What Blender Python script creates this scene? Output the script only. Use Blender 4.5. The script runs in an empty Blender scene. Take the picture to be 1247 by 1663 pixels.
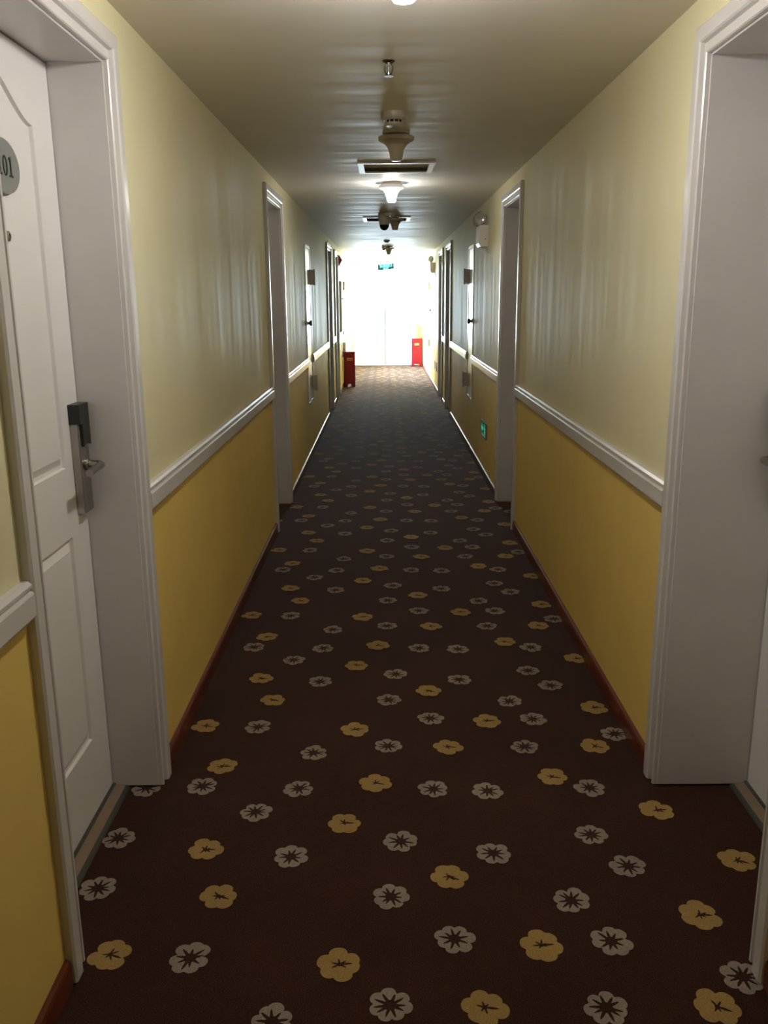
import bpy, bmesh, math, random
from mathutils import Vector, Matrix

random.seed(4)
scene = bpy.context.scene
COL = scene.collection

# ------------------------------------------------------------------ camera, world, exposure
F_PX = 1405.0
cam_d = bpy.data.cameras.new('camera')
cam_d.sensor_fit = 'HORIZONTAL'
cam_d.sensor_width = 36.0
cam_d.lens = 36.0 * F_PX / 1247.0
cam_d.clip_start = 0.02
cam_o = bpy.data.objects.new('camera', cam_d)
COL.objects.link(cam_o)
RT = Vector((0.99996663, 0.00037144, -0.00816040))
UP = Vector((0.00783141, 0.24056244, 0.97060207))
FW = Vector((-0.00232361, 0.97063359, -0.24055151))
cam_o.matrix_world = Matrix(((RT.x, UP.x, -FW.x, 0.0), (RT.y, UP.y, -FW.y, 0.0), (RT.z, UP.z, -FW.z, 1.55), (0, 0, 0, 1)))
scene.camera = cam_o

SKY = 33.0
world = bpy.data.worlds.new('overcast_sky')
scene.world = world
world.use_nodes = True
bgn = world.node_tree.nodes['Background']
bgn.inputs[0].default_value = (0.70, 0.87, 1.0, 1)
bgn.inputs[1].default_value = SKY

LAMP_NEAR = 272.0
LAMP_MID = 110.0
LAMP_COL = (1.0, 0.965, 0.93)

vs = scene.view_settings
vs.view_transform = 'Standard'
vs.look = 'None'
vs.gamma = 1.0
vs.use_curve_mapping = False
vs.exposure = 0.0
scene.cycles.max_bounces = 10
scene.cycles.diffuse_bounces = 6
scene.cycles.glossy_bounces = 4
scene.cycles.sample_clamp_indirect = 12.0

# ------------------------------------------------------------------ dimensions
XL, XR, ZC = -0.75, 0.875, 2.343
Y0, Y1 = -2.6, 20.6
TH = 0.40                     # wall thickness
OPEN_Z = 2.18
WIN = (16.85, 19.90, 0.25, 2.22)

# ------------------------------------------------------------------ materials
def new_mat(name):
    m = bpy.data.materials.new(name); m.use_nodes = True
    nt = m.node_tree
    return m, nt, nt.nodes['Principled BSDF']

def simple(name, col, rough=0.5, metal=0.0, spec=0.5, emit=None, es=0.0, coat=0.0):
    m, nt, b = new_mat(name)
    b.inputs['Base Color'].default_value = (*col, 1)
    b.inputs['Roughness'].default_value = rough
    b.inputs['Metallic'].default_value = metal
    b.inputs['Specular IOR Level'].default_value = spec
    b.inputs['Coat Weight'].default_value = coat
    if emit:
        b.inputs['Emission Color'].default_value = (*emit, 1)
        b.inputs['Emission Strength'].default_value = es
    return m

def coords(nt, scale):
    tc = nt.nodes.new('ShaderNodeTexCoord'); mp = nt.nodes.new('ShaderNodeMapping')
    mp.inputs['Scale'].default_value = scale
    nt.links.new(tc.outputs['Object'], mp.inputs['Vector'])
    return tc, mp

def noise(nt, vec, scale, detail=3.0, rough=0.5):
    n = nt.nodes.new('ShaderNodeTexNoise')
    n.inputs['Scale'].default_value = scale; n.inputs['Detail'].default_value = detail; n.inputs['Roughness'].default_value = rough
    nt.links.new(vec, n.inputs['Vector'])
    return n

def mapr(nt, src, a, b, c, d):
    r = nt.nodes.new('ShaderNodeMapRange')
    for i, v in enumerate((a, b, c, d)):
        r.inputs[i + 1].default_value = v
    nt.links.new(src, r.inputs[0])
    return r.outputs[0]

def bump(nt, b, src, strength, dist):
    n = nt.nodes.new('ShaderNodeBump')
    n.inputs['Strength'].default_value = strength; n.inputs['Distance'].default_value = dist
    nt.links.new(src, n.inputs['Height']); nt.links.new(n.outputs[0], b.inputs['Normal'])

def mix_rgb(nt, fac, a, b):
    x = nt.nodes.new('ShaderNodeMix'); x.data_type = 'RGBA'
    for sock, v in ((x.inputs['Factor'], fac), (x.inputs[6], a), (x.inputs[7], b)):
        if isinstance(v, (int, float)): sock.default_value = v
        elif isinstance(v, tuple): sock.default_value = (*v, 1)
        else: nt.links.new(v, sock)
    return x.outputs[2]

CREAM = (0.78, 0.72, 0.46)
MUSTARD = (0.84, 0.61, 0.18)

def wall_paint():
    m, nt, b = new_mat('two_tone_wall_paint')
    tc, mp = coords(nt, (1, 1, 1))
    sep = nt.nodes.new('ShaderNodeSeparateXYZ'); nt.links.new(tc.outputs['Object'], sep.inputs[0])
    gt = nt.nodes.new('ShaderNodeMath'); gt.operation = 'GREATER_THAN'; gt.inputs[1].default_value = 0.945
    nt.links.new(sep.outputs['Z'], gt.inputs[0])
    n = noise(nt, mp.outputs[0], 1.7, 4)
    f = mapr(nt, n.outputs['Fac'], 0.3, 0.7, 0.0, 1.0)
    cu = mix_rgb(nt, f, tuple(c * 0.95 for c in CREAM), CREAM)
    cl = mix_rgb(nt, f, tuple(c * 0.93 for c in MUSTARD), MUSTARD)
    nt.links.new(mix_rgb(nt, gt.outputs[0], cl, cu), b.inputs['Base Color'])
    tc2, mp2 = coords(nt, (1, 1, 0.07))
    n2 = noise(nt, mp2.outputs[0], 9.0, 3, 0.5)
    nt.links.new(mapr(nt, n2.outputs['Fac'], 0.3, 0.7, 0.42, 0.62), b.inputs['Roughness'])
    b.inputs['Specular IOR Level'].default_value = 0.07
    bump(nt, b, n2.outputs['Fac'], 0.14, 0.008)
    return m

def ceiling_paint():
    m, nt, b = new_mat('ceiling_paint')
    tc, mp = coords(nt, (0.13, 1, 1))
    n2 = noise(nt, mp.outputs[0], 9.0, 3, 0.5)
    b.inputs['Base Color'].default_value = (0.80, 0.75, 0.65, 1)
    nt.links.new(mapr(nt, n2.outputs['Fac'], 0.3, 0.7, 0.40, 0.62), b.inputs['Roughness'])
    b.inputs['Specular IOR Level'].default_value = 0.06
    bump(nt, b, n2.outputs['Fac'], 0.15, 0.010)
    return m

def gloss_white():
    m, nt, b = new_mat('gloss_white_paint')
    tc, mp = coords(nt, (1, 1, 1))
    n = noise(nt, mp.outputs[0], 3.0, 4)
    nt.links.new(mix_rgb(nt, mapr(nt, n.outputs['Fac'], .3, .7, 0, 1), (0.64, 0.615, 0.59), (0.70, 0.675, 0.65)), b.inputs['Base Color'])
    b.inputs['Roughness'].default_value = 0.24
    b.inputs['Specular IOR Level'].default_value = 0.5
    n3 = noise(nt, mp.outputs[0], 30.0, 3)
    bump(nt, b, n3.outputs['Fac'], 0.08, 0.003)
    return m

def carpet_mat(name, c0, c1, lo=0.35):
    m, nt, b = new_mat(name)
    tc, mp = coords(nt, (1, 1, 1))
    n = noise(nt, mp.outputs[0], 420.0, 2, 0.7)
    n2 = noise(nt, mp.outputs[0], 2.3, 4, 0.6)
    c = mix_rgb(nt, mapr(nt, n.outputs['Fac'], lo, .74, 0, 1), c0, c1)
    k = nt.nodes.new('ShaderNodeHueSaturation'); nt.links.new(c, k.inputs['Color'])
    nt.links.new(mapr(nt, n2.outputs['Fac'], 0.3, 0.7, 0.85, 1.15), k.inputs['Value'])
    nt.links.new(k.outputs[0], b.inputs['Base Color'])
    b.inputs['Roughness'].default_value = 0.9
    b.inputs['Specular IOR Level'].default_value = 0.06
    b.inputs['Sheen Weight'].default_value = 0.20
    b.inputs['Sheen Roughness'].default_value = 0.3
    b.inputs['Sheen Tint'].default_value = (1.0, 0.82, 0.76, 1)
    bump(nt, b, n.outputs['Fac'], 0.5, 0.003)
    return m

def wood_red():
    m, nt, b = new_mat('red_stained_wood')
    tc, mp = coords(nt, (9, 0.6, 9))
    n = noise(nt, mp.outputs[0], 6.0, 5, 0.6)
    nt.links.new(mix_rgb(nt, mapr(nt, n.outputs['Fac'], .3, .7, 0, 1), (0.10, 0.021, 0.010), (0.18, 0.042, 0.018)), b.inputs['Base Color'])
    b.inputs['Roughness'].default_value = 0.28
    return m

def glass_mat():
    m = bpy.data.materials.new('window_glass'); m.use_nodes = True
    nt = m.node_tree; nt.nodes.clear()
    out = nt.nodes.new('ShaderNodeOutputMaterial'); mx = nt.nodes.new('ShaderNodeMixShader')
    tr = nt.nodes.new('ShaderNodeBsdfTransparent'); gl = nt.nodes.new('ShaderNodeBsdfGlossy'); gl.inputs['Roughness'].default_value = 0.02
    fr = nt.nodes.new('ShaderNodeFresnel'); fr.inputs[0].default_value = 1.2
    nt.links.new(fr.outputs[0], mx.inputs[0]); nt.links.new(tr.outputs[0], mx.inputs[1]); nt.links.new(gl.outputs[0], mx.inputs[2])
    nt.links.new(mx.outputs[0], out.inputs[0])
    return m

M = {
    'wall': wall_paint(), 'ceil': ceiling_paint(), 'white': gloss_white(),
    'door': simple('satin_white_door_paint', (0.80, 0.775, 0.755), 0.38),
    'carpet': carpet_mat('brown_carpet', (0.034, 0.0125, 0.0075), (0.125, 0.064, 0.042), 0.52),
    'flower_w': carpet_mat('silver_carpet_yarn', (0.21, 0.17, 0.13), (0.37, 0.305, 0.24)),
    'flower_g': carpet_mat('gold_carpet_yarn', (0.27, 0.17, 0.055), (0.43, 0.28, 0.10)),
    'wood': wood_red(), 'glass': glass_mat(),
    'steel': simple('brushed_steel', (0.40, 0.375, 0.34), 0.34, 1.0),
    'dark_steel': simple('dark_bronze_metal', (0.16, 0.14, 0.12), 0.35, 1.0),
    'black': simple('black_plastic', (0.012, 0.012, 0.011), 0.35),
    'brass_strip': simple('dark_metal_strip', (0.10, 0.105, 0.09), 0.45, 0.6),
    'thresh': simple('brown_threshold', (0.22, 0.155, 0.10), 0.6),
    'plate': simple('grey_satin_plate', (0.33, 0.35, 0.33), 0.35, 0.5),
    'ivory': simple('ivory_plastic', (0.70, 0.67, 0.60), 0.4),
    'ivory_shaded': simple('shaded_ivory_plastic', (0.46, 0.41, 0.33), 0.35),
    'end_door': simple('cool_white_door_paint', (0.70, 0.80, 0.92), 0.38),
    'hinge': simple('tan_hinge_metal', (0.60, 0.55, 0.46), 0.5, 0.0),
    'shade_off': simple('frosted_glass_shade', (0.50, 0.44, 0.33), 0.3),
    'shade_on': simple('lit_glass_shade', (0.9, 0.85, 0.75), 0.4, emit=LAMP_COL, es=LAMP_NEAR),
    'shade_dim': simple('dimmer_lit_glass_shade', (0.9, 0.85, 0.75), 0.4, emit=LAMP_COL, es=LAMP_MID),
    'rim_on': simple('softly_lit_glass_rim', (0.62, 0.56, 0.46), 0.3, emit=LAMP_COL, es=0.35),
    'chrome': simple('polished_chrome', (0.75, 0.74, 0.72), 0.12, 1.0),
    'slot': simple('dark_slot', (0.01, 0.009, 0.008), 0.8),
    'duct': simple('dusty_duct_grey', (0.12, 0.11, 0.095), 0.9),
    'duct_light': simple('pale_duct_board', (0.72, 0.67, 0.57), 0.7),
    'red': simple('red_enamel', (0.25, 0.007, 0.015), 0.35),
    'gold': simple('gold_label_print', (0.70, 0.50, 0.12), 0.5),
    'label_red': simple('red_label_print', (0.45, 0.03, 0.02), 0.5),
    'sign_green': simple('backlit_green_panel', (0.004, 0.030, 0.030), 0.35, emit=(0.02, 0.30, 0.27), es=0.22),
    'sign_text': simple('backlit_cyan_lettering', (0.2, 0.8, 0.75), 0.4, emit=(0.10, 1.0, 0.86), es=1.8),
    'low_green': simple('glow_green_panel', (0.0, 0.12, 0.07), 0.3, emit=(0.0, 0.4, 0.2), es=0.10),
    'low_mark': simple('glow_green_symbol', (0.1, 0.6, 0.4), 0.3, emit=(0.1, 0.85, 0.5), es=0.35),
    'dome': simple('smoked_dome', (0.008, 0.008, 0.009), 0.06),
    'lens': simple('clear_lamp_face', (0.55, 0.55, 0.53), 0.08, 0.6),
}

# ------------------------------------------------------------------ mesh builder
class MB:
    def __init__(self):
        self.v, self.f, self.m = [], [], []
    def add(self, vs, fs, mi=0):
        o = len(self.v); self.v += [tuple(p) for p in vs]
        for f in fs:
            self.f.append(tuple(i + o for i in f)); self.m.append(mi)
        return self
    def box(self, x0, x1, y0, y1, z0, z1, mi=0):
        x0, x1 = min(x0, x1), max(x0, x1)
        v = [(x, y, z) for x in (x0, x1) for y in (y0, y1) for z in (z0, z1)]
        return self.add(v, [(0, 1, 3, 2), (4, 6, 7, 5), (0, 4, 5, 1), (2, 3, 7, 6), (0, 2, 6, 4), (1, 5, 7, 3)], mi)
    def prism_y(self, prof, y0, y1, mi=0):            # prof: (x, z)
        n = len(prof)
        v = [(x, y0, z) for x, z in prof] + [(x, y1, z) for x, z in prof]
        return self.add(v, [tuple(range(n)), tuple(range(2 * n - 1, n - 1, -1))] + [(i, i + n, (i + 1) % n + n, (i + 1) % n) for i in range(n)], mi)
    def prism_z(self, prof, z0, z1, mi=0):            # prof: (x, y)
        n = len(prof)
        v = [(x, y, z0) for x, y in prof] + [(x, y, z1) for x, y in prof]
        return self.add(v, [tuple(range(n)), tuple(range(2 * n - 1, n - 1, -1))] + [(i, i + n, (i + 1) % n + n, (i + 1) % n) for i in range(n)], mi)
    def prism_x(self, prof, x0, x1, mi=0):            # prof: (y, z)
        n = len(prof)
        v = [(x0, y, z) for y, z in prof] + [(x1, y, z) for y, z in prof]
        return self.add(v, [tuple(range(n)), tuple(range(2 * n - 1, n - 1, -1))] + [(i, i + n, (i + 1) % n + n, (i + 1) % n) for i in range(n)], mi)
    def lathe(self, prof, c=(0, 0, 0), axis='z', n=32, mi=0, rot=None):   # prof: (r, h)
        vs = []
        for r, h in prof:
            for k in range(n):
                a = 2 * math.pi * k / n
                p = Vector((r * math.cos(a), r * math.sin(a), h))
                if axis == 'x': p = Vector((p.z, p.x, p.y))
                elif axis == 'y': p = Vector((p.x, p.z, p.y))
                if rot is not None: p = rot @ p
                vs.append(p + Vector(c))
        fs = []
        for i in range(len(prof) - 1):
            for k in range(n):
                fs.append((i * n + k, i * n + (k + 1) % n, (i + 1) * n + (k + 1) % n, (i + 1) * n + k))
        fs.append(tuple(range(n))); e = (len(prof) - 1) * n
        fs.append(tuple(range(e + n - 1, e - 1, -1)))
        return self.add(vs, fs, mi)
    def tube(self, pts, r, n=12, mi=0, closed=False):
        pts = [Vector(p) for p in pts]; N = len(pts); vs = []
        prev = None
        for i, p in enumerate(pts):
            if closed: t = (pts[(i + 1) % N] - pts[i - 1]).normalized()
            else: t = (pts[min(i + 1, N - 1)] - pts[max(i - 1, 0)]).normalized()
            if prev is None:
                a = Vector((0, 0, 1)) if abs(t.z) < .9 else Vector((1, 0, 0))
                u = t.cross(a).normalized()
            else:
                u = (prev - t * prev.dot(t)).normalized()
            prev = u; w = t.cross(u)
            rr = r[i] if isinstance(r, (list, tuple)) else r
            for k in range(n):
                an = 2 * math.pi * k / n
                vs.append(p + u * (rr * math.cos(an)) + w * (rr * math.sin(an)))
        fs = []
        for i in range(N if closed else N - 1):
            j = (i + 1) % N
            for k in range(n):
                fs.append((i * n + k, i * n + (k + 1) % n, j * n + (k + 1) % n, j * n + k))
        if not closed:
            fs.append(tuple(range(n))); fs.append(tuple(range(N * n - 1, (N - 1) * n - 1, -1)))
        return self.add(vs, fs, mi)
    def mesh(self, name, mats, smooth=None, bevel=0.0):
        me = bpy.data.meshes.new(name)
        me.from_pydata(self.v, [], self.f)
        for m in (mats if isinstance(mats, (list, tuple)) else [mats]): me.materials.append(M[m])
        me.polygons.foreach_set('material_index', self.m)
        bm = bmesh.new(); bm.from_mesh(me)
        bmesh.ops.recalc_face_normals(bm, faces=bm.faces)
        if bevel:
            es = [e for e in bm.edges if len(e.link_faces) == 2 and e.calc_face_angle(0) > 0.6]
            bmesh.ops.bevel(bm, geom=es, offset=bevel, segments=2, affect='EDGES', clamp_overlap=True)
        if smooth is not None:
            for f in bm.faces: f.smooth = True
            for e in bm.edges:
                if len(e.link_faces) == 2 and e.calc_face_angle(0) > smooth: e.smooth = False
        bm.to_mesh(me); bm.free()
        return me
    def build(self, name, mats, parent=None, loc=None, smooth=None, bevel=0.0):
        return link(name, self.mesh(name, mats, smooth, bevel), parent, loc)

def link(name, me, parent=None, loc=None):
    o = bpy.data.objects.new(name, me); COL.objects.link(o)
    if parent: o.parent = parent
    if loc: o.location = loc
    return o

def empty(name, loc=(0, 0, 0), rz=0.0):
    o = bpy.data.objects.new(name, None); COL.objects.link(o)
    o.location = loc; o.rotation_euler = (0, 0, rz); o.empty_display_size = 0.05
    return o

def tag(o, label, cat, group=None, kind=None):
    o['label'] = label; o['category'] = cat
    if group: o['group'] = group
    if kind: o['kind'] = kind
    return o

def copy_tree(o, parent=None):
    c = o.copy(); COL.objects.link(c); c.parent = parent
    for ch in list(o.children): copy_tree(ch, c)
    return c

# ------------------------------------------------------------------ openings
W = 0.780                                             # width of a room door opening
ROOM_L = [1.765, 5.760, 11.675, 13.425]
ROOM_R = [1.750, 5.775, 11.635, 13.255]
UT_L = [(8.50, 9.05), (15.28, 15.83)]
UT_R = [(8.75, 9.28), (16.35, 16.90)]
UZ0, UZ1 = 0.52, 2.05

# ------------------------------------------------------------------ floor with woven motifs
TILE = [(-0.790, 2.032, 'W'), (0.166, 2.071, 'G'), (0.670, 2.111, 'W'), (0.984, 2.132, 'G'), (-0.280, 2.163, 'W'), (0.300, 2.173, 'W'),
        (-0.532, 2.199, 'G'), (0.036, 2.231, 'W'), (-0.801, 2.256, 'W'), (0.600, 2.257, 'W'), (-0.134, 2.325, 'G'), (0.833, 2.381, 'G'),
        (-0.413, 2.387, 'W'), (0.321, 2.495, 'W'), (0.147, 2.508, 'W'), (0.653, 2.509, 'W'), (-0.291, 2.517, 'W'), (-0.789, 2.527, 'W'),
        (-0.608, 2.536, 'W'), (-0.041, 2.547, 'G'), (0.544, 2.577, 'G'), (-0.566, 2.658, 'G'), (-0.261, 2.744, 'W'), (0.485, 2.777, 'W'),
        (0.734, 2.777, 'G'), (0.213, 2.780, 'G'), (0.001, 2.788, 'W'), (0.826, 2.865, 'W'), (-0.120, 2.912, 'G'), (-0.483, 2.936, 'W'),
        (-0.681, 2.949, 'G'), (0.374, 2.971, 'G'), (0.548, 2.983, 'W'), (0.162, 2.994, 'W'), (0.800, 3.075, 'G'), (0.481, 3.133, 'W'),
        (0.005, 3.152, 'W'), (-0.456, 3.159, 'G'), (0.920, 2.754, 'W')]
PERIOD = 1.1618

def flower_shape(kind, seed):
    rnd = random.Random(seed)
    n = 84
    lob = 7 if kind == 'W' else 6
    ph = rnd.uniform(0, 6.28)
    nd = .20 if kind == 'W' else .19
    lobes = [(ph + 2 * math.pi * k / lob + rnd.uniform(-.16, .16), rnd.uniform(.90, 1.07)) for k in range(lob)]
    nr = rnd.choice((9, 10)) if kind == 'W' else rnd.choice((6, 7))
    rays = []
    for k in range(nr):
        a = 2 * math.pi * k / nr + rnd.uniform(-.14, .14) + ph
        ln = rnd.uniform(.64, .88) if kind == 'W' else rnd.uniform(.26, .46)
        rays.append((a, ln))
    if kind == 'G': rays[0] = (rnd.uniform(-.5, .1), .64)
    wid = 0.25 if kind == 'W' else 0.36
    base = .30 if kind == 'W' else .12
    outer, inner = [], []
    for i in range(n):
        a = 2 * math.pi * i / n
        r = 0.0
        for la, lr in lobes:
            d = (a - la + math.pi) % (2 * math.pi) - math.pi
            r = max(r, lr * (1 - nd * (abs(d) / (math.pi / lob)) ** 2.6))
        s = base
        for ra, ln in rays:
            d = abs((a - ra + math.pi) % (2 * math.pi) - math.pi)
            s = max(s, base + (ln - base) * max(0.0, 1 - d / wid) ** 1.15)
        outer.append((a, r)); inner.append((a, min(s, r * .86)))
    return outer, inner

SHAPES = {}
def flower(mb, x, y, kind, seed, rad, mi):
    key = (kind, seed)
    if key not in SHAPES: SHAPES[key] = flower_shape(kind, seed * 13 + (0 if kind == 'W' else 5))
    o, i = SHAPES[key]; n = len(o)
    vs = [(x + rad * r * math.cos(a), y + rad * r * math.sin(a), 0.0012) for a, r in o] + [(x + rad * r * math.cos(a), y + rad * r * math.sin(a), 0.0012) for a, r in i]
    mb.add(vs, [(k, (k + 1) % n, n + (k + 1) % n, n + k) for k in range(n)], mi)

fl = MB()
fl.box(XL - TH, XR + TH, Y0 - 0.3, Y1 + 0.3, -0.12, 0.0, 0)
for rep in range(-2, 17):
    for k, (x, y, t) in enumerate(TILE):
        yy = y + rep * PERIOD
        if -0.5 < yy < Y1 - 0.06:
            flower(fl, x, yy, t, k, 0.0505 if t == 'W' else 0.053, 1 if t == 'W' else 2)
floor = fl.build('floor', ['carpet', 'flower_w', 'flower_g'])
tag(floor, 'dark brown corridor carpet with scattered silver and gold flower motifs', 'carpet', kind='structure')

# ------------------------------------------------------------------ ceiling with two grille openings
VENTS = [(-0.149, 0.31, 5.56, 5.99), (-0.205, 0.265, 9.20, 9.68)]
cb = MB()
xa, xb = XL - TH, XR + TH
ys = [Y0 - .3]
for (vx0, vx1, vy0, vy1) in VENTS:
    cb.box(xa, xb, ys[-1], vy0, ZC, ZC + .3)
    cb.box(xa, vx0, vy0, vy1, ZC, ZC + .3); cb.box(vx1, xb, vy0, vy1, ZC, ZC + .3)
    ys.append(vy1)
cb.box(xa, xb, ys[-1], Y1 + .3, ZC, ZC + .3)
cb.box(xa, xb, Y0 - .3, Y1 + .3, ZC + .3, ZC + .34)
tag(cb.build('ceiling', 'ceil'), 'plain off white painted corridor ceiling with faint brushed sheen', 'ceiling', kind='structure')

# ------------------------------------------------------------------ walls
def wall_side(name, X, s, holes, window, label):
    """holes: (y0, y1, z0, z1) recesses, s = -1 left / +1 right"""
    mb = MB()
    hs = sorted(holes + ([window] if window else []))
    y = Y0
    for (a, b, z0, z1) in hs:
        mb.box(X, X + s * (TH - .05), y, a, 0, ZC)
        if z0 > 0: mb.box(X, X + s * (TH - .05), a, b, 0, z0)
        mb.box(X, X + s * (TH - .05), a, b, z1, ZC)
        y = b
    mb.box(X, X + s * (TH - .05), y, Y1 + .3, 0, ZC)
    xb0, xb1 = X + s * (TH - .05), X + s * TH
    if window:
        a, b, z0, z1 = window
        mb.box(xb0, xb1, Y0, a, 0, ZC); mb.box(xb0, xb1, b, Y1 + .3, 0, ZC)
        mb.box(xb0, xb1, a, b, 0, z0); mb.box(xb0, xb1, a, b, z1, ZC)
    else:
        mb.box(xb0, xb1, Y0, Y1 + .3, 0, ZC)
    return tag(mb.build(name, 'wall'), label, 'wall', kind='structure')

holesL = [(y, y + W, 0.0, OPEN_Z) for y in ROOM_L] + [(a, b, UZ0, UZ1) for a, b in UT_L]
holesR = [(y, y + W, 0.0, OPEN_Z) for y in ROOM_R] + [(a, b, UZ0, UZ1) for a, b in UT_R]
wall_side('wall_left', XL, -1, holesL, WIN, 'left corridor wall, cream above and mustard yellow below the chair rail')
wall_side('wall_right', XR, 1, holesR, None, 'right corridor wall, cream above and mustard yellow below the chair rail')
ED0, ED1, EDZ = -0.745, 0.735, 2.32                      # end double door opening
we = MB()
we.box(XL, ED0, Y1, Y1 + .3, 0, ZC); we.box(ED1, XR, Y1, Y1 + .3, 0, ZC); we.box(ED0, ED1, Y1, Y1 + .3, EDZ, ZC)
tag(we.build('wall_far', 'wall'), 'narrow far end wall around the bright double doors', 'wall', kind='structure')
wb = MB(); wb.box(XL - TH, XR + TH, Y0 - .3, Y0, 0, ZC)
tag(wb.build('wall_near', 'wall'), 'corridor end wall behind the viewer', 'wall', kind='structure')

# ------------------------------------------------------------------ room doors
def casing_profile():
    # (along the face, away from the opening ; out of the wall)
    return [(0, 0), (0, .012), (.003, .015), (.010, .015), (.013, .008), (.031, .008), (.034, .019), (.039, .023), (.072, .023), (.078, .018), (.078, 0)]

def offset_poly(pts, d):
    n = len(pts); out = []
    for i in range(n):
        p0, p1, p2 = Vector(pts[i - 1]), Vector(pts[i]), Vector(pts[(i + 1) % n])
        e1 = (p1 - p0).normalized(); e2 = (p2 - p1).normalized()
        n1 = Vector((-e1.y, e1.x)); n2 = Vector((-e2.y, e2.x))
        k = 1 + n1.dot(n2)
        out.append(tuple(p1 + (n1 + n2) * (d / max(k, .3))))
    return out

def panel(mb, outline, xf, s):
    """recessed moulded panel in the face x = xf ; s points out of the wall into the corridor"""
    steps = [(0, 0), (.003, -.0095), (.013, -.0095), (.034, -.001), (.038, -.001)]
    rings = [[(xf + s * h, y, z) for y, z in offset_poly(outline, d)] for d, h in steps]
    n = len(outline); vs = [p for r in rings for p in r]; fs = []
    for i in range(len(rings) - 1):
        for k in range(n):
            fs.append((i * n + k, i * n + (k + 1) % n, (i + 1) * n + (k + 1) % n, (i + 1) * n + k))
    e = (len(rings) - 1) * n
    fs.append(tuple(range(e, e + n)))
    mb.add(vs, fs)

def leaf_mesh(x0, s, y0, y1, z0, z1, outlines):
    """door slab whose face has an opening for every panel outline"""
    bm = bmesh.new(); es = []
    for lp in [[(y0, z0), (y1, z0), (y1, z1), (y0, z1)]] + outlines:
        vv = [bm.verts.new((x0, y, z)) for y, z in lp]
        es += [bm.edges.new((vv[i], vv[(i + 1) % len(vv)])) for i in range(len(vv))]
    bmesh.ops.triangle_fill(bm, edges=es, use_beauty=True)
    xm, xk = x0 + s * .010, x0 + s * .045
    for xa_, xb_ in ((x0, xk),):
        q = [bm.verts.new(p) for p in ((xa_, y0, z0), (xa_, y1, z0), (xa_, y1, z1), (xa_, y0, z1), (xb_, y0, z0), (xb_, y1, z0), (xb_, y1, z1), (xb_, y0, z1))]
        for f in ((0, 1, 5, 4), (1, 2, 6, 5), (2, 3, 7, 6), (3, 0, 4, 7), (4, 5, 6, 7)): bm.faces.new([q[i] for i in f])
    q = [bm.verts.new(p) for p in ((xm, y0, z0), (xm, y1, z0), (xm, y1, z1), (xm, y0, z1))]; bm.faces.new(q)
    me = bpy.data.meshes.new('leaf'); bm.to_mesh(me); bm.free(); me.materials.append(M['door'])
    return me

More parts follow.
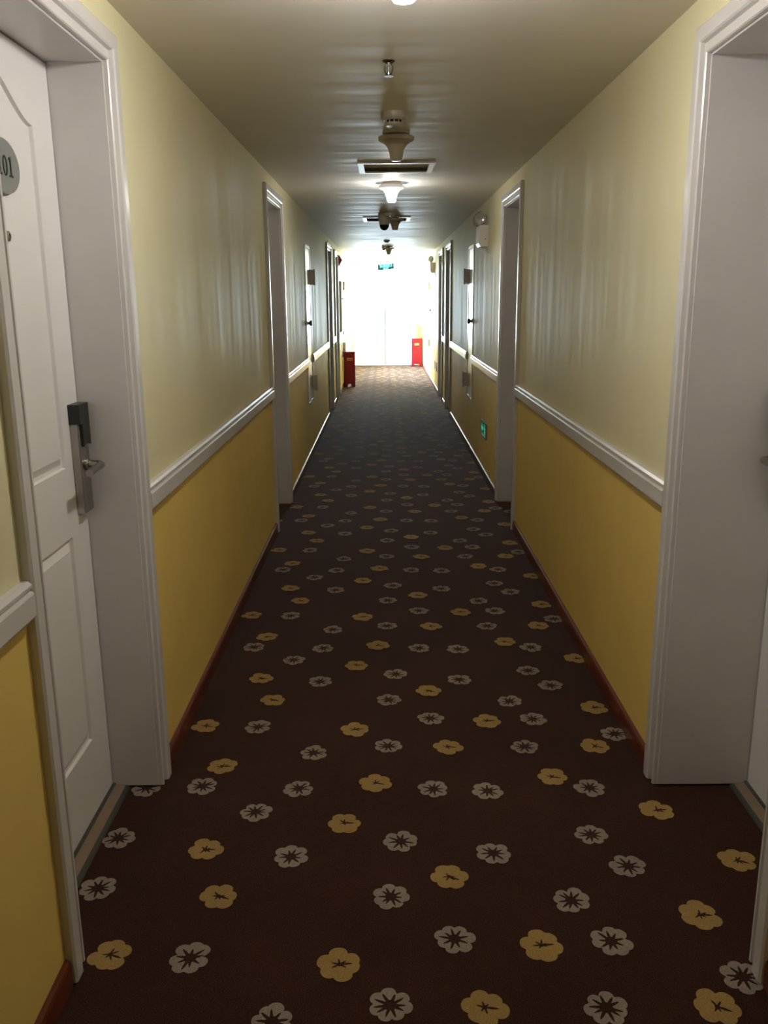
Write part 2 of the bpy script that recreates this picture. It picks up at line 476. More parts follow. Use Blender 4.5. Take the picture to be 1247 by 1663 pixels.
MESH_CACHE = {}
def room_door_meshes(s, dep):
    key = (s, dep)
    if key in MESH_CACHE: return MESH_CACHE[key]
    o = -s                                               # out of the wall, towards the corridor
    P = {}
    prof = casing_profile()
    H = OPEN_Z
    n = len(prof); e = .006
    def mitred(lo_pts, hi_pts):
        return MB().add(lo_pts + hi_pts, [tuple(range(n)), tuple(range(2 * n - 1, n - 1, -1))] + [(i, i + n, (i + 1) % n + n, (i + 1) % n) for i in range(n)])
    cn = mitred([(o * b, -a + e, .004) for a, b in prof], [(o * b, -a + e, H + a - e) for a, b in prof])
    cf = mitred([(o * b, W + a - e, .004) for a, b in prof], [(o * b, W + a - e, H + a - e) for a, b in prof])
    ch = mitred([(o * b, -a + e, H + a - e) for a, b in prof], [(o * b, W + a - e, H + a - e) for a, b in prof])
    P['casing_stile'] = (cn.mesh('casing_stile', 'white'), cf.mesh('casing_stile', 'white'))
    P['casing_head'] = ch.mesh('casing_head', 'white')
    t = .012
    P['jamb'] = (MB().box(0, s * (dep + .05), .0005, t, .008, H - t).mesh('jamb', 'white'), MB().box(0, s * (dep + .05), W - t, W - .0005, .008, H - t).mesh('jamb', 'white'))
    P['head_jamb'] = MB().box(0, s * (dep + .05), .0005, W - .0005, H - t, H - .0005).mesh('head_jamb', 'white')
    x0 = s * dep
    c = W / 2 - .002; hw = .240
    up = [(c - hw, 1.09), (c + hw, 1.09), (c + hw, 1.985)]
    arch = []
    for k in range(1, 20):
        u = k / 20.0
        yv = c + hw - 2 * hw * u
        q = 1 - abs(2 * u - 1)
        arch.append((yv, 1.985 + .10 * (3 * q * q - 2 * q ** 3)))
    up += arch + [(c - hw, 1.985)]
    lo = [(c - hw, .25), (c + hw, .25), (c + hw, .89), (c - hw, .89)]
    P['leaf'] = leaf_mesh(x0, s, t + .003, W - t - .004, .008, H - t - .004, [up, lo])
    pu, pl = MB(), MB(); panel(pu, up, x0, o); panel(pl, lo, x0, o)
    P['panels'] = (pu.mesh('door_panel', 'door'), pl.mesh('door_panel', 'door'))
    th = MB().prism_y([(x0, .0), (x0, .016), (x0 + o * .045, .006), (x0 + o * .05, .0)], t, W - t)
    P['threshold'] = th.mesh('threshold', 'thresh')
    te = MB().prism_y([(x0 + o * .042, .0), (x0 + o * .042, .0085), (x0 + o * .052, .005), (x0 + o * .056, .0)], t, W - t)
    te2 = MB().prism_y([(x0, .0), (x0, .018), (x0 + o * .010, .016), (x0 + o * .010, 0)], t, W - t)
    P['strips'] = (te.mesh('edge_strip', 'brass_strip'), te2.mesh('edge_strip', 'brass_strip'))
    # electronic card lock
    ly0, ly1 = .684, .754
    P['lock'] = MB().box(x0, x0 + o * .026, ly0, ly1, .944, 1.205).mesh('lock_plate', 'steel', bevel=.003)
    cap = MB().box(x0, x0 + o * .034, ly0 - .002, ly1 + .002, 1.206, 1.262)
    ya_, yb_ = ly0 + .014, ly1 + .002
    arc = [(ya_, 1.206)] + [(ya_ + (yb_ - ya_) * k / 12, 1.140 + .008 * math.sin(math.pi * k / 12)) for k in range(13)] + [(yb_, 1.206)]
    cap.prism_x(arc, x0 + o * .020, x0 + o * .034)
    P['cap'] = cap.mesh('card_reader', 'black')
    yc = .722; zl = 1.085; xs = x0 + o * .026; xe = x0 + o * .072
    rose = MB().lathe([(.019, 0), (.019, o * .006), (.015, o * .009)], (xs, yc, zl), 'x', 24)
    P['rose'] = rose.mesh('rose', 'steel', smooth=.6)
    pts = [(xs, yc, zl), (xs + o * .030, yc, zl)]
    for k in range(1, 7):
        a = math.pi / 2 * k / 6
        pts.append((xs + o * (.030 + .018 * math.sin(a)), yc - .018 * (1 - math.cos(a)), zl))
    pts += [(xs + o * .048, yc - .06, zl - .001), (xs + o * .050, yc - .125, zl - .003)]
    P['lever'] = MB().tube(pts, .0110, 14).mesh('lever_handle', 'steel', smooth=.8)
    P['keyhole'] = MB().lathe([(.007, 0), (.007, o * .002)], (xs, yc, .985), 'x', 16).mesh('key_cover', 'steel')
    P['peep'] = MB().lathe([(.012, 0), (.012, o * .004), (.007, o * .006), (.006, o * .003)], (x0, c + .014, 1.70), 'x', 20).mesh('peephole', 'steel', smooth=.6)
    el = [(c + .014 + .086 * math.cos(2 * math.pi * k / 40), 1.858 + .062 * math.sin(2 * math.pi * k / 40)) for k in range(40)]
    P['plate'] = MB().prism_x(el, x0 + o * .004, x0 + o * .011).mesh('number_plate', 'plate')
    MESH_CACHE[key] = P
    return P

def room_door(n, X, s, y, dep, label, digits=None):
    P = room_door_meshes(s, dep)
    r = empty('door_%d' % n, (X, y, 0)); tag(r, label, 'door', kind='structure')
    for me in P['casing_stile']: link('casing_stile', me, r)
    link('casing_head', P['casing_head'], r)
    for me in P['jamb']: link('jamb', me, r)
    link('head_jamb', P['head_jamb'], r)
    lf = link('leaf', P['leaf'], r)
    for me in P['panels']: link('door_panel', me, lf)
    link('peephole', P['peep'], lf)
    th = link('threshold', P['threshold'], r)
    for me in P['strips']: link('edge_strip', me, th)
    lk = link('lock_plate', P['lock'], r); lk['label'] = 'brushed steel lock plate with black card reader'
    link('card_reader', P['cap'], lk); link('rose', P['rose'], lk); link('lever_handle', P['lever'], lk); link('key_cover', P['keyhole'], lk)
    pl = link('number_plate', P['plate'], r)
    if digits:
        o = -s; xf = s * dep + o * .011; c = W / 2 + .014
        pl['label'] = 'oval grey number plate'
        dirn = 1.0 if s < 0 else -1.0                    # reading direction along y as seen from the corridor
        for i, ch in enumerate(digits):
            yc = c + dirn * (i - (len(digits) - 1) / 2) * .031
            mb = MB(); z0, z1 = 1.836, 1.882
            if ch == '0':
                n = 28; zc = (z0 + z1) / 2; hh = (z1 - z0) / 2
                vs = []
                for (ra, rb) in ((.0125, hh), (.0065, hh - .004)):
                    for xx in (xf, xf + o * .0012):
                        vs += [(xx, yc + ra * math.cos(2 * math.pi * k / n), zc + rb * math.sin(2 * math.pi * k / n)) for k in range(n)]
                fs = []
                for k in range(n):
                    k2 = (k + 1) % n
                    fs += [(n + k, n + k2, 3 * n + k2, 3 * n + k), (k, k2, n + k2, n + k), (2 * n + k, 2 * n + k2, 3 * n + k2, 3 * n + k)]
                mb.add(vs, fs)
            else:
                a = .0032
                pr = [(-.011, z0), (.011, z0), (.011, z0 + .004), (a, z0 + .0055), (a, z1), (-.002, z1), (-.009, z1 - .005), (-.009, z1 - .0085), (-a, z1 - .0075), (-a, z0 + .0055), (-.011, z0 + .004)]
                mb.prism_x([(yc + dirn * p, z) for p, z in pr], xf, xf + o * .0012)
            mb.build('digit', 'black', pl)
    return r

dn = 0
POS = ['nearest', 'second', 'third', 'farthest']
LAB_L = ['white panelled door with oval 101 number plate and card lock in left foreground',
         'white door frame on left wall, second from the viewer, ahead of the chair rail',
         'third white door frame along the left wall, beyond the flush cupboard door',
         'farthest white door frame on the left wall, just before the red alarm']
LAB_R = ['white door in deep frame at right foreground edge, steel lever just showing',
         'white door frame on right wall, second from the viewer, beside the low green sign',
         'third white door frame along the right wall, beyond the flush cupboard door',
         'farthest white door frame on the right wall, before the far emergency light']
for i, y in enumerate(ROOM_L):
    dn += 1; room_door(dn, XL, -1, y, .15, LAB_L[i], '101' if i == 0 else None)
for i, y in enumerate(ROOM_R):
    dn += 1; room_door(dn, XR, 1, y, .29, LAB_R[i])

# ------------------------------------------------------------------ flush cupboard doors
def utility_door(n, X, s, y0, y1, label):
    o = -s
    r = empty('door_%d' % n, (X, (y0 + y1) / 2, UZ0)); tag(r, label, 'door', kind='structure')
    w = (y1 - y0) / 2; h = UZ1 - UZ0
    fr = MB()
    for a, b, c, d in ((-w + .001, -w + .03, 0.001, h - .001), (w - .03, w - .001, 0.001, h - .001), (-w + .03, w - .03, 0.001, .03), (-w + .03, w - .03, h - .03, h - .001)):
        fr.box(s * .04, o * .006, a, b, c, d)
    fr.build('frame', 'white', r, bevel=.002)
    lf = MB().box(s * .035, s * -.001, -w + .033, w - .033, .033, h - .033).build('leaf', 'white', r)
    kz = 1.315 - UZ0
    kb = MB().lathe([(.030, 0), (.030, o * .006), (.014, o * .010), (.013, o * .018), (.024, o * .025), (.028, o * .036), (.024, o * .046), (.010, o * .049)], (0, -w + .085, kz), 'x', 24)
    kn = kb.build('knob', 'dark_steel', r, smooth=.7)
    for hz in (1.755 - UZ0, .70 - UZ0):
        hb = MB().box(0, o * .008, w - .075, w - .012, hz - .075, hz + .075)
        hb.box(o * .006, o * .050, w - .030, w - .016, hz - .073, hz + .073)
        hb.lathe([(.008, -.078), (.008, .078)], (o * .046, w - .023, hz), 'z', 12)
        hg = hb.build('hinge', 'hinge', r)
        MB().lathe([(.006, 0), (.006, -.003)], (o * .028, w - .030, hz - .01), 'y', 10).build('screw', 'chrome', hg)
    return r

dn += 1; utility_door(dn, XL, -1, *UT_L[0], 'flush white cupboard door with tan hinges midway along left wall')
dn += 1; utility_door(dn, XR, 1, *UT_R[0], 'flush white cupboard door with tan hinges midway along right wall')
dn += 1; utility_door(dn, XL, -1, *UT_L[1], 'flush white cupboard door on left wall above the red extinguisher box')
dn += 1; utility_door(dn, XR, 1, *UT_R[1], 'flush white cupboard door on right wall beyond the far emergency light')

# ------------------------------------------------------------------ double doors at the end
dn += 1
ed = empty('door_%d' % dn, ((ED0 + ED1) / 2, Y1, 0)); tag(ed, 'bright white double doors closing the far end of the corridor', 'door', kind='structure')
cxm = (ED0 + ED1) / 2
seam = 0.016 - cxm; hw = (ED1 - ED0) / 2
fr = MB()
fr.box(-hw + .001, -hw + .045, .01, .10, .004, EDZ - .001); fr.build('jamb', 'end_door', ed)
fr = MB(); fr.box(hw - .045, hw - .001, .01, .10, .004, EDZ - .001); fr.build('jamb', 'end_door', ed)
fr = MB(); fr.box(-hw + .045, hw - .045, .01, .10, EDZ - .05, EDZ - .001); fr.build('head_jamb', 'end_door', ed)
MB().box(-hw + .045, hw - .045, .02, .09, 2.05, 2.10).build('transom_bar', 'end_door', ed)
MB().box(-hw + .046, hw - .046, .055, .061, 2.10, EDZ - .05).build('transom_pane', 'glass', ed)
MB().box(seam - .012, seam + .012, .086, .094, .012, 2.04).build('meeting_strip', 'slot', ed)
for sgn, (a, b) in ((-1, (-hw + .048, seam - .007)), (1, (seam + .007, hw - .048))):
    st, zt, zb = .055, 2.045, .56
    fm = MB()
    fm.box(a, a + st, .035, .085, .010, zt); fm.box(b - st, b, .035, .085, .010, zt)
    fm.box(a + st, b - st, .035, .085, zt - .07, zt); fm.box(a + st, b - st, .035, .085, zb - .06, zb); fm.box(a + st, b - st, .035, .085, .010, .08)
    lf = fm.build('leaf', 'end_door', ed)
    MB().box(a + st, b - st, .050, .072, .08, zb - .06).build('bottom_panel', 'end_door', lf)
    MB().box(a + st, b - st, .058, .064, zb, zt - .07).build('pane', 'glass', lf)
    mid = (a + b) / 2
    hx_ = seam - sgn * -.035
    MB().tube([(hx_, .035, .95), (hx_, -.01, .95), (hx_, -.01, 1.25), (hx_, .035, 1.25)], .010, 10).build('pull_handle', 'ivory', lf)
    cl = MB().box(mid - .12, mid + .12, -.02, .035, 1.985, 2.035).build('door_closer', 'ivory', ed, bevel=.004)
    MB().tube([(mid - sgn * .05, .0, 2.04), (mid + sgn * .18, -.13, 2.052), (mid - sgn * .02, .02, 2.062)], .008, 8).build('closer_arm', 'ivory', cl)

# ------------------------------------------------------------------ window on the left near the end
wy0, wy1, wz0, wz1 = WIN
wn = empty('window_1', (XL, (wy0 + wy1) / 2, wz0)); tag(wn, 'bright daylight window on left wall near the far doors', 'window', kind='structure')
hwy = (wy1 - wy0) / 2; hz = wz1 - wz0
fr = MB()
for a, b, c, d in ((-hwy + .001, -hwy + .05, .001, hz - .001), (hwy - .05, hwy - .001, .001, hz - .001), (-hwy + .05, hwy - .05, .001, .05), (-hwy + .05, hwy - .05, hz - .05, hz - .001)):
    fr.box(-.30, -.22, a, b, c, d)
fr.build('window_frame', 'white', wn)
for k in (-1, 1):
    MB().box(-.29, -.23, k * .44 - .02, k * .44 + .02, .05, hz - .05).build('mullion', 'white', wn)
for a, b in ((-hwy + .05, -.46), (-.42, .42), (.46, hwy - .05)):
    MB().box(-.263, -.257, a, b, .05, hz - .05).build('pane', 'glass', wn)
MB().box(-.219, .03, -hwy + .001, hwy - .001, .001, .03).build('window_sill', 'white', wn, bevel=.004)
pd = bpy.data.lights.new('window_portal', 'AREA'); pd.shape = 'RECTANGLE'; pd.size = wz1 - wz0; pd.size_y = wy1 - wy0
pd.cycles.is_portal = True
po = bpy.data.objects.new('window_portal', pd); COL.objects.link(po)
po.location = (XL - .33, (wy0 + wy1) / 2, (wz0 + wz1) / 2); po.rotation_euler = (0, -math.pi / 2, 0)

pe = bpy.data.lights.new('end_door_portal', 'AREA'); pe.shape = 'RECTANGLE'; pe.size = ED1 - ED0; pe.size_y = EDZ - .5
pe.cycles.is_portal = True
peo = bpy.data.objects.new('end_door_portal', pe); COL.objects.link(peo)
peo.location = ((ED0 + ED1) / 2, Y1 + .2, (EDZ + .5) / 2); peo.rotation_euler = (-math.pi / 2, 0, 0)

# ------------------------------------------------------------------ baseboards and chair rails
def spans(rooms, utils, extra, y_from, y_to, margin):
    cuts = sorted([(y - margin, y + W + margin) for y in rooms] + list(utils) + list(extra))
    out, y = [], y_from
    for a, b in cuts:
        if a > y: out.append((y, a))
        y = max(y, b)
    if y < y_to: out.append((y, y_to))
    return out

def baseboard(name, X, s, rooms, label):
    o = -s
    r = empty(name, (X, 0, 0)); tag(r, label, 'baseboard', kind='structure')
    prof = [(0, 0.001), (o * .014, 0.001), (o * .014, .056), (o * .011, .065), (o * .006, .070), (0, .071)]
    for a, b in spans(rooms, [], [], Y0, Y1, .0735):
        n = max(1, round((b - a) / 1.35)); L = (b - a) / n
        for k in range(n):
            MB().prism_y(prof, a + k * L + (.0008 if k else .0), a + (k + 1) * L - .0008).build('board', 'wood', r)
baseboard('baseboard_left', XL, -1, ROOM_L, 'low red stained wooden skirting along the left wall')
baseboard('baseboard_right', XR, 1, ROOM_R, 'low red stained wooden skirting along the right wall')

def chair_rail(name, X, s, rooms, utils, extra, label):
    o = -s
    r = empty(name, (X, 0, 0)); tag(r, label, 'chair rail', kind='structure')
    prof = [(0, .899), (.008, .899), (.010, .903), (.010, .909), (.022, .913), (.024, .917), (.024, .963), (.022, .967), (.016, .969), (.016, .974), (.021, .977), (.021, .983), (.014, .990), (0, .991)]
    prof = [(o * a, z) for a, z in prof]
    for a, b in spans(rooms, utils, extra, Y0, Y1, .0735):
        MB().prism_y(prof, a + .0005, b - .0005).build('rail_section', 'white', r)
chair_rail('trim_1', XL, -1, ROOM_L, UT_L, [(WIN[0] - .02, WIN[1] + .02)], 'moulded white chair rail running along the left wall')
chair_rail('trim_2', XR, 1, ROOM_R, UT_R, [], 'moulded white chair rail running along the right wall')

# ------------------------------------------------------------------ ceiling lamps
BELL = [(.010, -.132), (.024, -.130), (.030, -.122), (.033, -.106), (.037, -.086), (.044, -.070), (.053, -.057)]
RIM = [(.053, -.057), (.066, -.047), (.080, -.041), (.088, -.037), (.090, -.020), (.087, -.018), (.060, -.022), (.050, -.030)]
def ceiling_lamp(x, y, lit, label):
    r = empty('ceiling_lamp', (x, y, ZC)); tag(r, label, 'ceiling lamp', 'bell shaped ceiling lamps')
    MB().lathe([(.068, 0), (.068, -.005), (.060, -.010), (.02, -.011)], n=36).build('canopy', 'ivory', r, smooth=.6)
    MB().lathe([(.022, -.010), (.022, -.040)], n=20).build('lamp_holder', 'ivory', r, smooth=.6)
    MB().lathe(BELL, n=36).build('glass_shade', lit or 'shade_off', r, smooth=.7)
    MB().lathe(RIM, n=36).build('shade_rim', 'rim_on' if lit else 'shade_off', r, smooth=.7)
    return r
ceiling_lamp(0.05, 2.22, 'shade_on', 'lit glass ceiling lamp at the top edge, nearest the viewer')
ceiling_lamp(0.065, 4.62, None, 'unlit bell shaped ceiling lamp between smoke detector and first ceiling grille')
ceiling_lamp(0.057, 6.55, 'shade_dim', 'brightly lit bell shaped ceiling lamp just beyond the first ceiling grille')
ceiling_lamp(0.113, 9.22, None, 'unlit bell shaped ceiling lamp beside the dome camera at second grille')
ceiling_lamp(0.075, 14.40, None, 'small unlit ceiling lamp farthest down the corridor, before the exit sign')

# ------------------------------------------------------------------ sprinkler
sp = empty('fire_sprinkler', (0.021, 3.27, ZC)); tag(sp, 'small metal pendant fire sprinkler on the near ceiling', 'sprinkler')
MB().lathe([(.022, 0), (.022, -.002), (.017, -.006), (.011, -.008), (.010, -.014)], n=24).build('flange', 'dark_steel', sp, smooth=.6)
for k in (-1, 1):
    MB().tube([(k * .010, 0, -.012), (k * .0135, 0, -.020), (k * .0135, 0, -.032), (k * .009, 0, -.041), (k * .003, 0, -.045)], .0028, 8).build('frame_arm', 'dark_steel', sp, smooth=.8)
MB().lathe([(.002, -.013), (.003, -.018), (.003, -.036), (.002, -.042)], n=10).build('glass_bulb', 'lens', sp, smooth=.6)
MB().lathe([(.005, -.043), (.006, -.047), (.0165, -.048), (.0165, -.050), (.004, -.050)], n=24).build('deflector', 'dark_steel', sp, smooth=.6)

# ------------------------------------------------------------------ smoke detector and sensors
sd = empty('smoke_detector', (0.049, 4.13, ZC)); tag(sd, 'ivory smoke detector with dark slots, in front of unlit lamp', 'smoke detector')
MB().lathe([(.057, 0), (.057, -.022), (.055, -.026), (.046, -.034)], n=36).build('base', 'ivory_shaded', sd, smooth=.5)
MB().lathe([(.038, -.034), (.038, -.044)], n=36).build('slot_ring', 'slot', sd)
for k in range(12):
    a = 2 * math.pi * k / 12
    MB().box(-.002, .002, .037, .042, -.044, -.033).build('rib', 'ivory_shaded', sd).rotation_euler = (0, 0, a)
MB().lathe([(.041, -.044), (.040, -.050), (.034, -.057), (.01, -.058)], n=36).build('cap', 'ivory_shaded', sd, smooth=.5)

s2 = empty('smoke_detector', (0.055, 8.84, ZC)); tag(s2, 'flat pale detector disc on ceiling in front of the dome camera', 'smoke detector')
MB().lathe([(.062, 0), (.062, -.012), (.056, -.018)], n=32).build('base', 'ivory', s2, smooth=.5)
MB().lathe([(.048, -.018), (.042, -.028), (.01, -.030)], n=32).build('cap', 'ivory', s2, smooth=.5)
s3 = empty('smoke_detector', (0.04, 12.9, ZC)); tag(s3, 'tiny grey detector on bright ceiling ahead of the farthest lamp', 'smoke detector')
MB().lathe([(.045, 0), (.045, -.014), (.038, -.018)], n=28).build('base', 'duct_light', s3, smooth=.5)
MB().lathe([(.034, -.018), (.028, -.030), (.008, -.032)], n=28).build('cap', 'duct', s3, smooth=.5)

def dome_camera(x, y, label, sc=1.0):
    r = empty('dome_camera', (x, y, ZC)); r.scale = (sc, sc, sc); tag(r, label, 'camera', 'ceiling dome cameras')
    MB().lathe([(.060, 0), (.060, -.030), (.056, -.062), (.052, -.085), (.050, -.092)], n=32).build('housing', 'ivory', r, smooth=.6)
    MB().lathe([(.047, -.090)] + [(.047 * math.cos(a), -.092 - .055 * math.sin(a)) for a in [math.pi / 2 * k / 8 for k in range(1, 8)]], n=32).build('dome', 'dome', r, smooth=.9)
dome_camera(0.005, 9.02, 'dark dome security camera in pale housing beside second ceiling grille')
dome_camera(-0.005, 14.25, 'tiny dome camera beside the farthest ceiling lamp', 0.48)

# ------------------------------------------------------------------ ceiling grilles
for (vx0, vx1, vy0, vy1), lab in zip(VENTS, ('pale framed ceiling vent opening between the first two hanging lamps', 'far pale framed ceiling vent behind the dome camera')):
    r = empty('ceiling_vent', ((vx0 + vx1) / 2, (vy0 + vy1) / 2, ZC)); tag(r, lab, 'vent', 'ceiling vents')
    hx, hy = (vx1 - vx0) / 2, (vy1 - vy0) / 2
    w = .030
    for a, b, c, d in ((-hx - .006, -hx + w, -hy - .006, hy + .006), (hx - w, hx + .006, -hy - .006, hy + .006), (-hx + w, hx - w, -hy - .006, -hy + w), (-hx + w, hx - w, hy - w, hy + .006)):
        MB().box(a, b, c, d, -.010, -.0005).build('frame_bar', 'door', r, bevel=.002)
    li = MB()
    e = .002
    li.box(-hx + e, -hx + .012, -hy + e, hy - e, 0.001, .11); li.box(hx - .012, hx - e, -hy + e, hy - e, 0.001, .11)
    li.box(-hx + .012, hx - .012, -hy + e, -hy + .012, 0.001, .11); li.box(-hx + .012, hx - .012, hy - .012, hy - e, .035, .11)
    li.build('duct_lining', 'duct_light', r)
    MB().box(-hx + .012, hx - .012, -hy + .012, hy - .012, .022, .030).build('filter_panel', 'duct_light', r)
    n = 26; random.seed(9)
    top = [(-hx + .014 + (2 * hx - .028) * k / n, .017 + random.uniform(-.003, .003)) for k in range(n + 1)]
    pad = MB(); pr = [(-hx + .014, .001)] + top + [(hx - .014, .001)]
    m_ = len(pr)
    vs_ = [(x, hy - .022, z) for x, z in pr] + [(x, hy - .013, z) for x, z in pr]
    pad.add(vs_, [tuple(range(m_)), tuple(range(2 * m_ - 1, m_ - 1, -1))] + [(i, i + m_, (i + 1) % m_ + m_, (i + 1) % m_) for i in range(m_)])
    pad.build('filter_pad', 'duct', r)

# ------------------------------------------------------------------ hanging exit sign
ex = empty('exit_sign', (0.031, 17.5, 2.129)); tag(ex, 'small green hanging exit sign with Chinese lettering before the bright doors', 'exit sign')
ex.rotation_euler = (0, math.radians(-4.2), 0)
MB().box(-.160, .160, -.012, .012, -.053, .053).build('panel', 'sign_green', ex, bevel=.003)
for k in (-1, 1):
    MB().tube([(k * .11, 0, .05), (k * .11, 0, .214 - .053 + .05 + k * .008)], .004, 8).build('hanger_rod', 'ivory', ex)
def lettering(body, size, loc, parent, mat, ext=.0015, sx=1.0):
    cu = bpy.data.curves.new('lettering', 'FONT'); cu.body = body; cu.size = size; cu.align_x = 'CENTER'; cu.align_y = 'CENTER'; cu.extrude = ext; cu.offset = size * .022
    to = bpy.data.objects.new('tmp', cu); COL.objects.link(to)
    dg = bpy.context.evaluated_depsgraph_get(); dg.update()
    me = bpy.data.meshes.new_from_object(to.evaluated_get(dg))
    bpy.data.objects.remove(to)
    me.materials.clear(); me.materials.append(M[mat])
    o = link('lettering', me, parent, loc); o.rotation_euler = (math.pi / 2, 0, 0); o.scale = (sx, 1, 1)
    return o
pn = [c for c in ex.children if c.name.startswith('panel')][0]
lettering('安全出口', .060, (.005, -.0135, .020), pn, 'sign_text')
lettering('EXIT', .040, (.005, -.0135, -.030), pn, 'sign_text', sx=1.25)

# ------------------------------------------------------------------ emergency lights on the right wall
def emergency_light(y, label):
    r = empty('emergency_light', (XR, y, 1.957)); tag(r, label, 'emergency light', 'twin head emergency lights')
    bd = MB().prism_y([(-.001, 0), (-.070, 0), (-.086, .03), (-.086, .150), (-.078, .172), (-.001, .172)], -.125, .125).build('battery_box', 'ivory', r, bevel=.003)
    MB().lathe([(.004, 0), (.004, -.002)], (-.03, -.125, .06), 'y', 10).build('indicator', 'slot', bd)
    MB().tube([(-.03, -.10, .0), (-.02, -.115, -.03), (-.012, -.125, -.055), (-.004, -.13, -.050), (-.003, -.13, -.01), (-.006, -.128, .06)], .0035, 8).build('power_cord', 'ivory', r, smooth=.8)
    for dy in (-.065, .065):
        d = Vector((-.55, -.78, .10)).normalized()
        rot = Vector((0, 0, 1)).rotation_difference(d).to_matrix()
        c = Vector((-.066, dy, .226))
        hd = MB().lathe([(.018, -.034), (.040, -.024), (.054, -.004), (.056, .008), (.052, .012), (.050, .008)], c, n=28, rot=rot).build('lamp_head', 'chrome', r, smooth=.6)
        MB().lathe([(.050, .007), (.036, .013), (.014, .016)], c, n=28, rot=rot).build('lens', 'lens', hd, smooth=.9)
        MB().tube([(-.060, dy, .170), (-.060, dy, .182)], .011, 12).build('swivel', 'black', r)
emergency_light(7.66, 'twin head emergency light on right wall beside the second door')
emergency_light(15.50, 'small twin head emergency light high on right wall near the far end')

# ------------------------------------------------------------------ low signs on the right wall
def low_sign(y0, y1, z0, z1, green, label):
    r = empty('wall_sign', (XR, (y0 + y1) / 2, z0)); tag(r, label, 'sign')
    w = (y1 - y0) / 2; h = z1 - z0
    fr = MB()
    fr.box(-.012, -.0005, -w, w, 0, .010); fr.box(-.012, -.0005, -w, w, h - .010, h); fr.box(-.012, -.0005, -w, -w + .010, .010, h - .010); fr.box(-.012, -.0005, w - .010, w, .010, h - .010)
    fr.build('frame', 'steel', r)
    pn = MB().box(-.009, -.0005, -w + .010, w - .010, .010, h - .010).build('panel', 'low_green' if green else 'ivory', r)
    if green:
        mk = MB(); x0, x1 = -.0105, -.009
        zc = h / 2
        mk.prism_x([(w - .03, zc), (w - .10, zc + .035), (w - .10, zc + .013), (w - .19, zc + .013), (w - .19, zc - .013), (w - .10, zc - .013), (w - .10, zc - .035)], x0, x1)
        mk.build('arrow', 'low_mark', pn)
        mk = MB(); yy = -w + .10
        mk.lathe([(.011, 0), (.011, .0015)], (x0, yy + .01, zc + .038), 'x', 16)
        mk.prism_x([(yy - .014, zc + .024), (yy + .014, zc + .026), (yy + .010, zc - .008), (yy - .010, zc - .008)], x0, x1)
        mk.prism_x([(yy + .012, zc + .024), (yy + .044, zc + .004), (yy + .040, zc - .004), (yy + .008, zc + .012)], x0, x1)
        mk.prism_x([(yy - .012, zc + .022), (yy - .040, zc + .016), (yy - .040, zc + .007), (yy - .010, zc + .010)], x0, x1)
        mk.prism_x([(yy + .010, zc - .006), (yy + .036, zc - .022), (yy + .030, zc - .048), (yy + .018, zc - .048), (yy + .020, zc - .024), (yy - .002, zc - .012)], x0, x1)
        mk.prism_x([(yy - .010, zc - .008), (yy - .020, zc - .030), (yy - .046, zc - .034), (yy - .044, zc - .022), (yy - .026, zc - .018), (yy, zc - .006)], x0, x1)
        mk.build('running_figure', 'low_mark', pn)
    return r
low_sign(7.40, 7.80, .350, .483, True, 'small green escape route sign low on the right wall')
low_sign(14.75, 15.05, .330, .480, False, 'small pale plate low on the right wall near the far end')
low_sign(15.25, 15.50, .340, .470, False, 'farther small pale plate low on right wall, next to its twin')

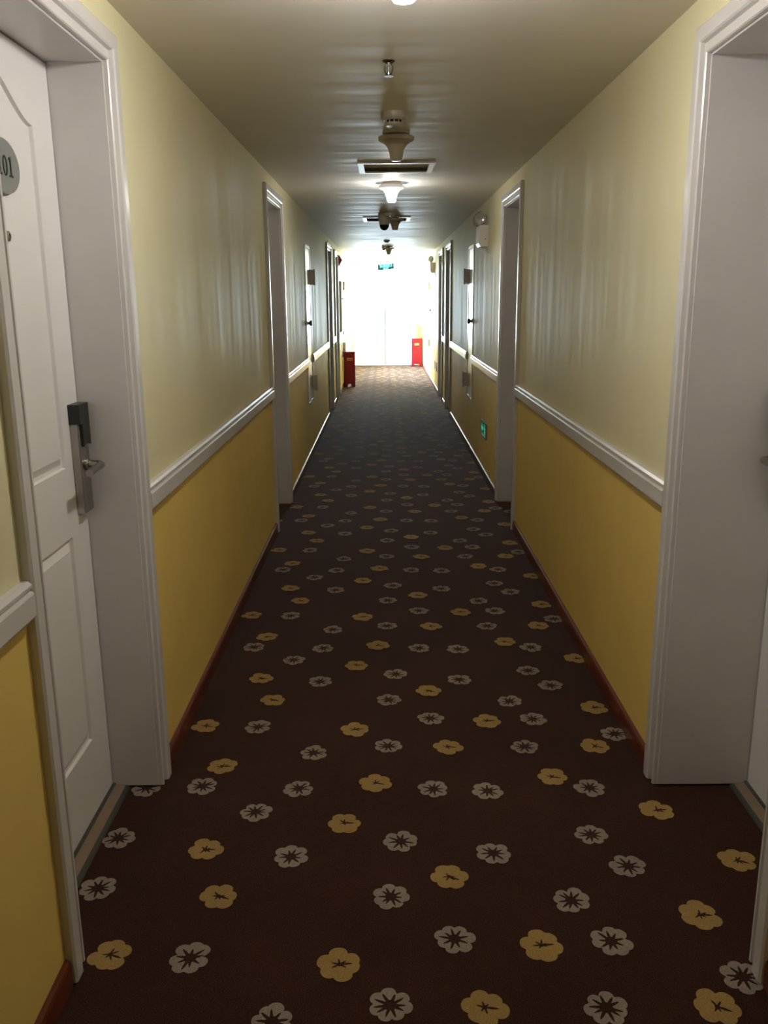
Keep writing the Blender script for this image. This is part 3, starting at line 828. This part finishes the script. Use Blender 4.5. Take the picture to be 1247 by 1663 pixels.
# ------------------------------------------------------------------ fire alarm and notice cabinet on the left wall
fa = empty('fire_alarm', (XL, 14.55, 2.135)); tag(fa, 'red wedge shaped fire alarm high on the left wall', 'fire alarm')
MB().prism_y([(.0005, -.096), (.012, -.096), (.012, .096), (.0005, .096)], -.07, .07).build('back_plate', 'red', fa, bevel=.002)
MB().prism_y([(.012, -.088), (.030, -.080), (.074, -.006), (.074, .008), (.030, .080), (.012, .088)], -.06, .06).build('sounder_body', 'red', fa, bevel=.003)
nb = empty('notice_cabinet', (XL, 14.70, 1.0)); tag(nb, 'shallow grey notice cabinet on the left wall below the red alarm', 'cabinet')
MB().box(.0005, .042, 0, .46, .0, .82).build('body', 'hinge', nb, bevel=.002)
MB().box(.042, .046, .02, .44, .02, .80).build('door', 'ivory', nb)
MB().lathe([(.010, .0), (.010, .018), (.016, .022), (.014, .030)], (.044, .05, .54), 'x', 16).build('knob', 'black', nb, smooth=.6)

# ------------------------------------------------------------------ red extinguisher boxes
def extinguisher_box(loc, rz, w, h, dpt, label):
    r = empty('fire_extinguisher_box', loc, rz); tag(r, label, 'extinguisher box', 'red fire extinguisher boxes')
    hw = w / 2; t = .014; a = .045; ft = .055
    fr = MB()
    pr = [(-hw, 0), (-hw + a, 0), (-hw + a + .012, ft), (hw - a - .012, ft), (hw - a, 0), (hw, 0), (hw, h - .03), (-hw, h - .03)]
    n = len(pr)
    def slab(y0, y1):
        mb = MB()
        # split into convex pieces: two feet and the panel above
        for q in ([pr[0], pr[1], pr[2], (-hw, ft)], [pr[3], pr[4], pr[5], (hw, ft)], [(-hw, ft), (hw, ft), pr[6], pr[7]]):
            m_ = len(q)
            mb.add([(x, y0, z) for x, z in q] + [(x, y1, z) for x, z in q], [tuple(range(m_)), tuple(range(2 * m_ - 1, m_ - 1, -1))] + [(i, i + m_, (i + 1) % m_ + m_, (i + 1) % m_) for i in range(m_)])
        return mb
    fp = slab(0, t).build('front_panel', 'red', r)
    slab(dpt - t, dpt).build('back_panel', 'red', r)
    for k in (-1, 1):
        MB().box(k * hw, k * (hw - t), t, dpt - t, 0.0, h - .03).build('side_panel', 'red', r)
    MB().box(-hw + t, hw - t, t, dpt - t, ft, ft + .012).build('bottom_panel', 'red', r)
    MB().prism_x([(-.014, h - .030), (dpt + .010, h - .030), (dpt + .010, h), (-.014, h - .012)], -hw - .012, hw + .012).build('lid', 'red', r, bevel=.003)
    lb = MB().box(-.050, .050, -.0015, .0, h - .165, h - .120).build('label_plate', 'gold', fp)
    for k in range(3):
        MB().box(-.034 + k * .026, -.018 + k * .026, -.003, -.0015, h - .155, h - .130).build('printed_mark', 'label_red', fp)
extinguisher_box((-0.622, 15.55, 0.001), math.radians(9), .188, .635, .20, 'dark red fire extinguisher box on the left, nearer the viewer')
extinguisher_box((0.735, 20.20, 0.001), math.radians(-5), .235, .645, .22, 'bright red fire extinguisher box on the right beside the end doors')
